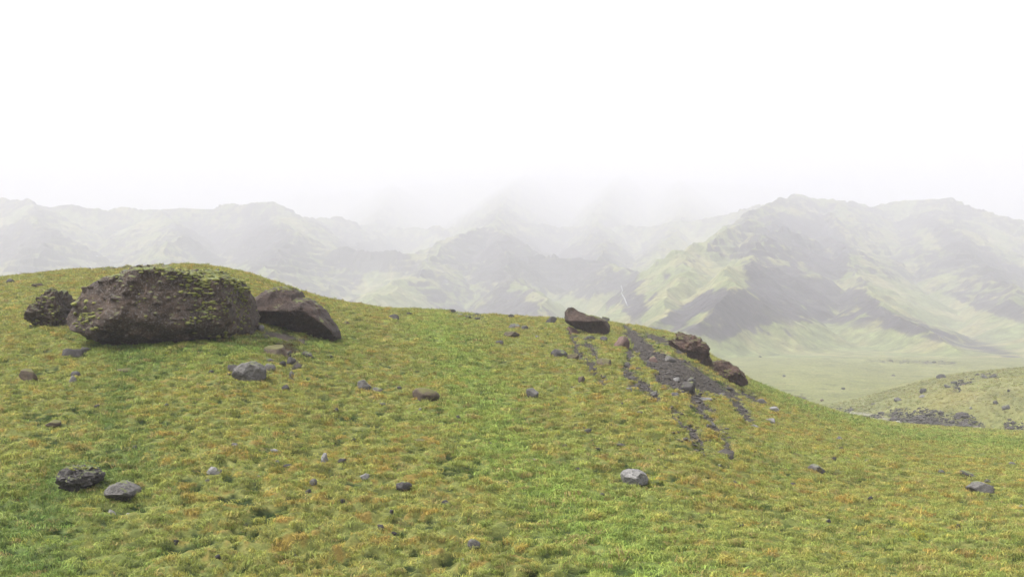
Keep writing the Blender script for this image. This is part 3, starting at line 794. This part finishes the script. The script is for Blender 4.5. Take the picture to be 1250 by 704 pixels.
 (798, 480, 9, 9, 'grey', 'grey stone at the foot of the middle gravel streak', G3, {}),
 (768, 477, 8, 5, 'pale', 'white stone at the lower left of the gravel streaks', G3, {}),
 (765, 445, 9, 5, 'dark', 'flat dark stone in the upper middle gravel streak', G3, {}),
 (779, 452, 7, 5, 'dark', 'small dark stone between the middle and wide gravel streaks', G3, {}),
 (881, 479, 9, 6, 'grey', 'light stone on the right edge of the gravel patch', G3, {}),
 (866, 514, 14, 6, 'grey', 'flat grey stone low down among the thin gravel streaks', G3, {}),
 (850, 508, 8, 5, 'pale', 'small pale stone left of the flat grey one', G3, {}),
 (843, 496, 7, 5, 'black', 'black stone above the small pale one', G3, {}),
 (930, 491, 13, 7, 'grey', 'blue grey stone near the right edge of the hill', G3, {}),
 (945, 502, 12, 6, 'pale', 'topmost of three pale slabs at the right side of the hill', G3, {}),
 (940, 513, 13, 5, 'pale', 'middle of three pale slabs at the right side of the hill', G3, {}),
 (921, 518, 10, 5, 'pale', 'lowest of three pale slabs at the right side of the hill', G3, {}),
 (917, 536, 7, 6, 'dark', 'dark stone below the three pale slabs', G3, {}),
 (888, 559, 10, 6, 'dark', 'dark stone at the lowest end of the gravel streaks', G3, {}),
 (878, 569, 6, 6, 'dark', 'small dark stone below the end of the gravel streaks', G3, {}),
 (842, 542, 8, 6, 'dark', 'dark stone at the foot of the thin left gravel streak', G3, {}),
 (1025, 537, 9, 5, 'grey', 'grey brown stone on the right slope below the hill edge', G3, {}),
 (1027, 546, 5, 4, 'black', 'tiny black stone under the grey brown one', G3, {}),
 (1058, 565, 6, 4, 'dark', 'dark pebble alone between the grey slab and the brownish stone', G3, {}),
 (915, 465, 6, 3, 'dark', 'little dark stone at the foot of the rounded outcrop', G3, {}),
 # valley
 (1149, 459, 13, 8, 'dark', 'dark slanted block standing on the valley slope', G4, {}),
 (1127, 477, 11, 8, 'dark', 'round grey brown rock below left of the slanted block', G4, {}),
 (1096, 488, 12, 7, 'grey', 'rock with a white top, leftmost on the valley slope', G4, {}),
 (1126, 484, 9, 4, 'pale', 'flat pale rock under the round grey brown one', G4, {}),
 (1157, 473, 10, 5, 'grey', 'light grey rock at the lower end of the line of rocks on the hillock', G4, {}),
 (1165, 467, 9, 4, 'dark', 'flat dark rock second from the lower end of the line on the hillock', G4, {}),
 (1176, 466, 10, 4, 'red', 'rusty rock in the middle of the line on the hillock', G4, {}),
 (1181, 465, 6, 6, 'dark', 'small dark rock right of the rusty one', G4, {}),
 (1201, 457, 10, 6, 'grey', 'grey rock at the upper end of the line on the hillock', G4, {}),
 (1212, 459, 11, 5, 'dark', 'dark rock right of the uppermost grey one on the hillock', G4, {}),
 (1171, 474, 4, 4, 'black', 'tiny black rock under the line of rocks on the hillock', G4, {}),
 (1231, 478, 4, 4, 'black', 'tiny black rock on the hillock near the right edge', G4, {}),
 (1215, 492, 8, 5, 'dark', 'dark rock up left of the round grey one on the hillock', G4, {}),
 (1228, 498, 14, 8, 'grey', 'round grey rock on the hillock near the right edge', G4, {}),
 (1185, 499, 5, 3, 'pale', 'tiny pale rock in the middle of the hillock', G4, {}),
 (1176, 514, 8, 4, 'dark', 'dark rock at the right end of the eroded bank', G4, {}),
 (1186, 519, 9, 9, 'black', 'blackish upright rock right of the eroded bank', G4, {}),
 (1178, 521, 6, 5, 'grey', 'grey rock at the foot of the blackish upright one', G4, {}),
 (1162, 518, 9, 5, 'grey', 'grey rock in the right half of the eroded bank', G4, {}),
 (1150, 518, 9, 4, 'grey', 'flat grey rock in the middle of the eroded bank', G4, {}),
 (1114, 517, 9, 6, 'grey', 'lightest grey rock in the left half of the eroded bank', G4, {}),
 (1104, 515, 7, 4, 'dark', 'dark rock left of the lightest one in the eroded bank', G4, {}),
 (1092, 510, 8, 5, 'dark', 'dark rock at the left tip of the eroded bank', G4, {}),
 (1240, 524, 13, 4, 'dark', 'flat dark rock right of the bank, by the right edge', G4, {}),
 (1067, 510, 6, 4, 'grey', 'small grey rock left of the eroded bank', G4, {}),
 (1090, 458, 6, 3, 'grey', 'small grey rock alone on the valley floor left of the slanted block', G4, {}),
 (957, 459, 5, 3, 'pale', 'small pale rock on the valley floor near the hill edge', G4, {}),
 (1029, 474, 6, 3, 'dark', 'flat dark rock in the middle of the valley floor', G4, {}),
 (1003, 488, 6, 4, 'red', 'rusty rock on the valley floor just above the hill edge', G4, {}),
 (980, 484, 8, 4, 'dark', 'dark rock, right of two on the valley floor by the hill edge', G4, {}),
 (968, 482, 7, 3, 'dark', 'dark rock, left of two on the valley floor by the hill edge', G4, {}),
 (1066, 493, 6, 3, 'grey', 'flat grey rock on the valley floor left of the white topped rock', G4, {}),
 (928, 435, 5, 3, 'dark', 'dark speck of rock on the valley floor right of the jagged outcrop', G4, {}),
 (1088, 440, 6, 2.5, 'dark', 'dark rock at the left of the thin dark line at the mountain foot', G4, {}),
 (1140, 441, 6, 2.5, 'dark', 'dark rock at the right of the thin dark line at the mountain foot', G4, {}),
]
for (u, v, w, h, mat, label, grp, kw) in R_:
    rock(u, v, w, h, mat, label, 'rock' if w > 12 else 'stone', grp, name='rock' if w > 12 else 'stone', **kw)

for (u, v) in ((288, 442), (279, 458), (258, 456), (240, 470), (472, 471), (488, 473), (203, 497), (224, 512), (411, 507), (432, 541), (560, 512), (598, 543), (618, 590),
               (690, 548), (705, 572), (735, 607), (812, 571), (868, 612), (942, 560), (968, 592), (1018, 566), (1078, 548), (1096, 583), (1062, 612), (1120, 561), (905, 640),
               (1012, 640), (1085, 655), (1170, 648), (655, 642), (418, 622), (300, 640), (215, 662), (352, 612), (398, 640), (520, 665), (165, 548), (118, 498)):
    rock(u, v, 6.5, 4.5, 'black', 'tiny blackish stone half sunk in the turf of the near slope', 'stone', 'tiny blackish stones half sunk in the turf', name='stone')

# ------------------------------------------------------------------ gravel among the moss (nobody could count it)
NG = 9000
gu = rng.uniform(690, 930, NG * 6); gv = rng.uniform(395, 565, NG * 6)
xs, ys = [], []
lut_u = np.linspace(685, 935, 60)
lut_v = np.linspace(392, 572, 90)
LY = np.array([[on_ground(u, v)[1] for v in lut_v] for u in lut_u])
iu = (gu - 685) / 250 * 59; iv = (gv - 392) / 180 * 89
i0 = iu.astype(int); j0 = iv.astype(int); yy = LY[i0, j0] + rng.normal(size=len(gu)) * .3
t, e = ray(gu, gv); xx = t * yy
keep = scree_mask(xx, yy, gu, gv) + .02 > rng.uniform(0, 1, len(gu))
xx, yy = xx[keep][:NG], yy[keep][:NG]
zz = gz(xx, yy)
bv, bf = ico(1)
vs = []; fs = []
for i in range(len(xx)):
    s = .025 * math.exp(rng.normal() * .5)
    p = bv * (1 + .35 * rng.uniform(-1, 1, (len(bv), 1))) * (s * rng.uniform(.8, 1.6), s * rng.uniform(.8, 1.4), s * .7) + (xx[i], yy[i], zz[i] + s * .3)
    vs.append(p); fs.append(bf + i * len(bv))
bu = rng.uniform(1010, 1250, 60000); bv_ = rng.uniform(438, 528, 60000)
BY = np.array([[on_ground(u, v)[1] for v in np.linspace(436, 530, 60)] for u in np.linspace(1008, 1252, 40)])
by = BY[((bu - 1008) / 244 * 39).astype(int), ((bv_ - 436) / 94 * 59).astype(int)] + rng.normal(size=60000) * .8
bx = ray(bu, bv_)[0] * by
kp = (bank_mask(bx, by, bu, bv_) > .35) & (by > 100) & (by < 400)
bx, by = bx[kp][:4500], by[kp][:4500]; bz = gz(bx, by); n0 = len(vs)
for i in range(len(bx)):
    s = .065 * math.exp(rng.normal() * .6)
    p = bv * (1 + .35 * rng.uniform(-1, 1, (len(bv), 1))) * (s * rng.uniform(.8, 1.9), s * rng.uniform(.8, 1.4), s * .8) + (bx[i], by[i], bz[i] + s * .3)
    vs.append(p); fs.append(bf + (n0 + i) * len(bv))
o = mesh_obj('gravel', np.concatenate(vs), np.concatenate(fs), rock_mat('gravel_stone', (.022, .018, .015), (.060, .052, .046), 0, 6, .4), smooth=False)
tag(o, 'dark gravel streaks on the right hill shoulder and along the eroded valley bank', 'gravel'); o['kind'] = 'stuff'

# ------------------------------------------------------------------ grass
src = bpy.data.collections.new('grass_source')
def tuft(name, seed, nb, spread, hgt, wid, lean):
    r = np.random.default_rng(seed); vs = []; fs = []
    for b in range(nb):
        a = r.uniform(0, 2 * math.pi); rr = spread * math.sqrt(r.uniform()); x, y = rr * math.cos(a), rr * math.sin(a)
        d = r.uniform(0, 2 * math.pi); h = hgt * r.uniform(.55, 1.15); le = lean * r.uniform(.4, 1.3) * h; w = wid * r.uniform(.7, 1.3) / 2
        dx, dy = math.cos(d) * le, math.sin(d) * le + -.25 * h * lean; nx, ny = -math.sin(d) * w, math.cos(d) * w
        n = len(vs)
        vs += [(x - nx, y - ny, -.02), (x + nx, y + ny, -.02), (x + dx * .35 - nx * .8, y + dy * .35 - ny * .8, h * .6), (x + dx * .35 + nx * .8, y + dy * .35 + ny * .8, h * .6), (x + dx, y + dy, h)]
        fs += [(n, n + 1, n + 3), (n, n + 3, n + 2), (n + 2, n + 3, n + 4)]
    me = bpy.data.meshes.new(name); me.from_pydata(vs, [], fs); me.update(); me.materials.append(M['grass'])
    o = bpy.data.objects.new(name, me); src.objects.link(o); return o
for i in range(5): tuft('grass_tuft', 50 + i, 36, .100, .036, .008, 2.2)

def scatter(y0, y1, dens):
    area = .56 * (y1 * y1 - y0 * y0); n = int(area * dens)
    y = np.sqrt(rng.uniform(y0 * y0, y1 * y1, n)); x = rng.uniform(-.57, .57, n) * y
    return x, y
parts = []
for (y0, y1, dens, s) in ((11, 18, 130, 1.0), (18, 28, 105, 1.1), (28, 42, 70, 1.25), (42, 60, 42, 1.5), (60, 92, 24, 1.9), (97, 190, 3.5, 2.2)):
    x, y = scatter(y0, y1, dens * (.25 if QUICK else 1)); parts.append((x, y, np.full(len(x), s)))
gx_ = np.concatenate([p[0] for p in parts]); gy_ = np.concatenate([p[1] for p in parts]); gs = np.concatenate([p[2] for p in parts])
z_, c_, sm_, scr_, ts_ = ground_all(gx_, gy_)
zbe = ray(0, 0)
keep = (scr_ < .25) & ((gy_ < 96) | (gx_ > 12))
gx_, gy_, gs, z_, c_, sm_, ts_ = gx_[keep], gy_[keep], gs[keep], z_[keep], c_[keep], sm_[keep], ts_[keep]
n = len(gx_); print('tufts', n)
gs = gs * rng.uniform(.6, 1.35, n) * (1.0 + .45 * sm_) * np.clip(.85 + .45 * ts_, .5, 1.2)
# real grass on the smooth parts; low moss cushions need less blade
tint = c_ * 1.34 * (1 + rng.normal(size=(n, 1)) * .16) * (1 + rng.normal(size=(n, 3)) * .05)
st = rng.uniform(size=n) < .07; tint[st] = np.array((.26, .21, .09)) * rng.uniform(.7, 1.1, (st.sum(), 1))
tint = np.clip(tint, .01, .6)
me = bpy.data.meshes.new('grass'); me.vertices.add(n); me.vertices.foreach_set('co', np.stack([gx_, gy_, z_ - .005], -1).astype(np.float32).ravel())
grass = bpy.data.objects.new('grass', me); COL.objects.link(grass); grass['kind'] = 'stuff'
tag(grass, 'short green and yellowish grass covering the whole near hillside', 'grass')
set_color(grass, tint, 'tint')
a = me.attributes.new('sz', 'FLOAT', 'POINT'); a.data.foreach_set('value', gs.astype(np.float32))
rot = np.zeros((n, 3), np.float32); rot[:, 2] = rng.uniform(-.9, .9, n); rot[:, 0] = rng.normal(size=n) * .2; rot[:, 1] = rng.normal(size=n) * .2
a = me.attributes.new('rt', 'FLOAT_VECTOR', 'POINT'); a.data.foreach_set('vector', rot.ravel())
ng = bpy.data.node_groups.new('grass_scatter', 'GeometryNodeTree')
ng.interface.new_socket('Geometry', in_out='INPUT', socket_type='NodeSocketGeometry'); ng.interface.new_socket('Geometry', in_out='OUTPUT', socket_type='NodeSocketGeometry')
gi = ng.nodes.new('NodeGroupInput'); go = ng.nodes.new('NodeGroupOutput'); ip = ng.nodes.new('GeometryNodeInstanceOnPoints')
ci = ng.nodes.new('GeometryNodeCollectionInfo'); ci.inputs['Collection'].default_value = src; ci.inputs['Separate Children'].default_value = True; ci.inputs['Reset Children'].default_value = True
ip.inputs['Pick Instance'].default_value = True
na = ng.nodes.new('GeometryNodeInputNamedAttribute'); na.data_type = 'FLOAT'; na.inputs[0].default_value = 'sz'
nr = ng.nodes.new('GeometryNodeInputNamedAttribute'); nr.data_type = 'FLOAT_VECTOR'; nr.inputs[0].default_value = 'rt'
m2p = ng.nodes.new('GeometryNodeMeshToPoints')
ng.links.new(gi.outputs[0], m2p.inputs['Mesh']); ng.links.new(m2p.outputs[0], ip.inputs['Points']); ng.links.new(ci.outputs[0], ip.inputs['Instance'])
ng.links.new(nr.outputs[0], ip.inputs['Rotation']); ng.links.new(na.outputs[0], ip.inputs['Scale']); ng.links.new(ip.outputs[0], go.inputs[0])
md = grass.modifiers.new('scatter', 'NODES'); md.node_group = ng

# ------------------------------------------------------------------ haze, sky, light
if HAZE:
    x0, x1, y0_, y1_, z0, z1 = -7900, 7900, -60, 7150, -70, float(max(mh.max(), 200)) + 15
    v = [(x, y, z) for x in (x0, x1) for y in (y0_, y1_) for z in (z0, z1)]
    f = [(0, 1, 3, 2), (4, 6, 7, 5), (0, 4, 5, 1), (2, 3, 7, 6), (0, 2, 6, 4), (1, 5, 7, 3)]
    me = bpy.data.meshes.new('haze'); me.from_pydata(v, [], f); me.update()
    hz = bpy.data.objects.new('haze', me); COL.objects.link(hz); hz['kind'] = 'stuff'
    tag(hz, 'pale rain mist lying over the whole valley and hiding the mountain tops', 'haze')
    m = bpy.data.materials.new('haze'); m.use_nodes = True; nt = m.node_tree; nt.nodes.clear()
    out = nt.nodes.new('ShaderNodeOutputMaterial'); pv = nt.nodes.new('ShaderNodeVolumePrincipled')
    pv.inputs['Color'].default_value = (.625, .622, .660, 1); pv.inputs['Density'].default_value = .00088; pv.inputs['Anisotropy'].default_value = .0
    nt.links.new(pv.outputs[0], out.inputs['Volume']); me.materials.append(m)
    print('haze top', z1)

SUN_EL, SUN_AZ = math.radians(60), math.radians(-105)
w = bpy.data.worlds.new('World'); sc.world = w; w.use_nodes = True; nt = w.node_tree
bg = nt.nodes['Background']; sky = nt.nodes.new('ShaderNodeTexSky'); sky.sky_type = 'NISHITA'; sky.sun_disc = False
sky.sun_elevation = SUN_EL; sky.sun_rotation = SUN_AZ; sky.dust_density = 6; sky.air_density = 1.0; sky.altitude = 200
hs = nt.nodes.new('ShaderNodeHueSaturation'); hs.inputs['Saturation'].default_value = .12
nt.links.new(sky.outputs[0], hs.inputs['Color']); nt.links.new(hs.outputs[0], bg.inputs[0]); bg.inputs[1].default_value = .15
sd = bpy.data.lights.new('sun', 'SUN'); sd.energy = 1.5; sd.angle = math.radians(16); sd.color = (1, .98, .95)
so = bpy.data.objects.new('sun', sd); COL.objects.link(so)
az = SUN_AZ
dvec = Vector((math.sin(az) * math.cos(SUN_EL), math.cos(az) * math.cos(SUN_EL), math.sin(SUN_EL)))
so.rotation_euler = dvec.to_track_quat('Z', 'Y').to_euler()
vs_ = sc.view_settings; vs_.view_transform = 'Standard'; vs_.look = 'None'; vs_.gamma = 1; vs_.use_curve_mapping = False
vs_.exposure = 2.0
sc.cycles.use_denoising = True; sc.cycles.denoiser = 'OPENIMAGEDENOISE'; sc.cycles.denoising_input_passes = 'RGB_ALBEDO_NORMAL'
sc.cycles.max_bounces = 8; sc.cycles.volume_bounces = 4; sc.cycles.diffuse_bounces = 3; sc.cycles.sample_clamp_indirect = 8
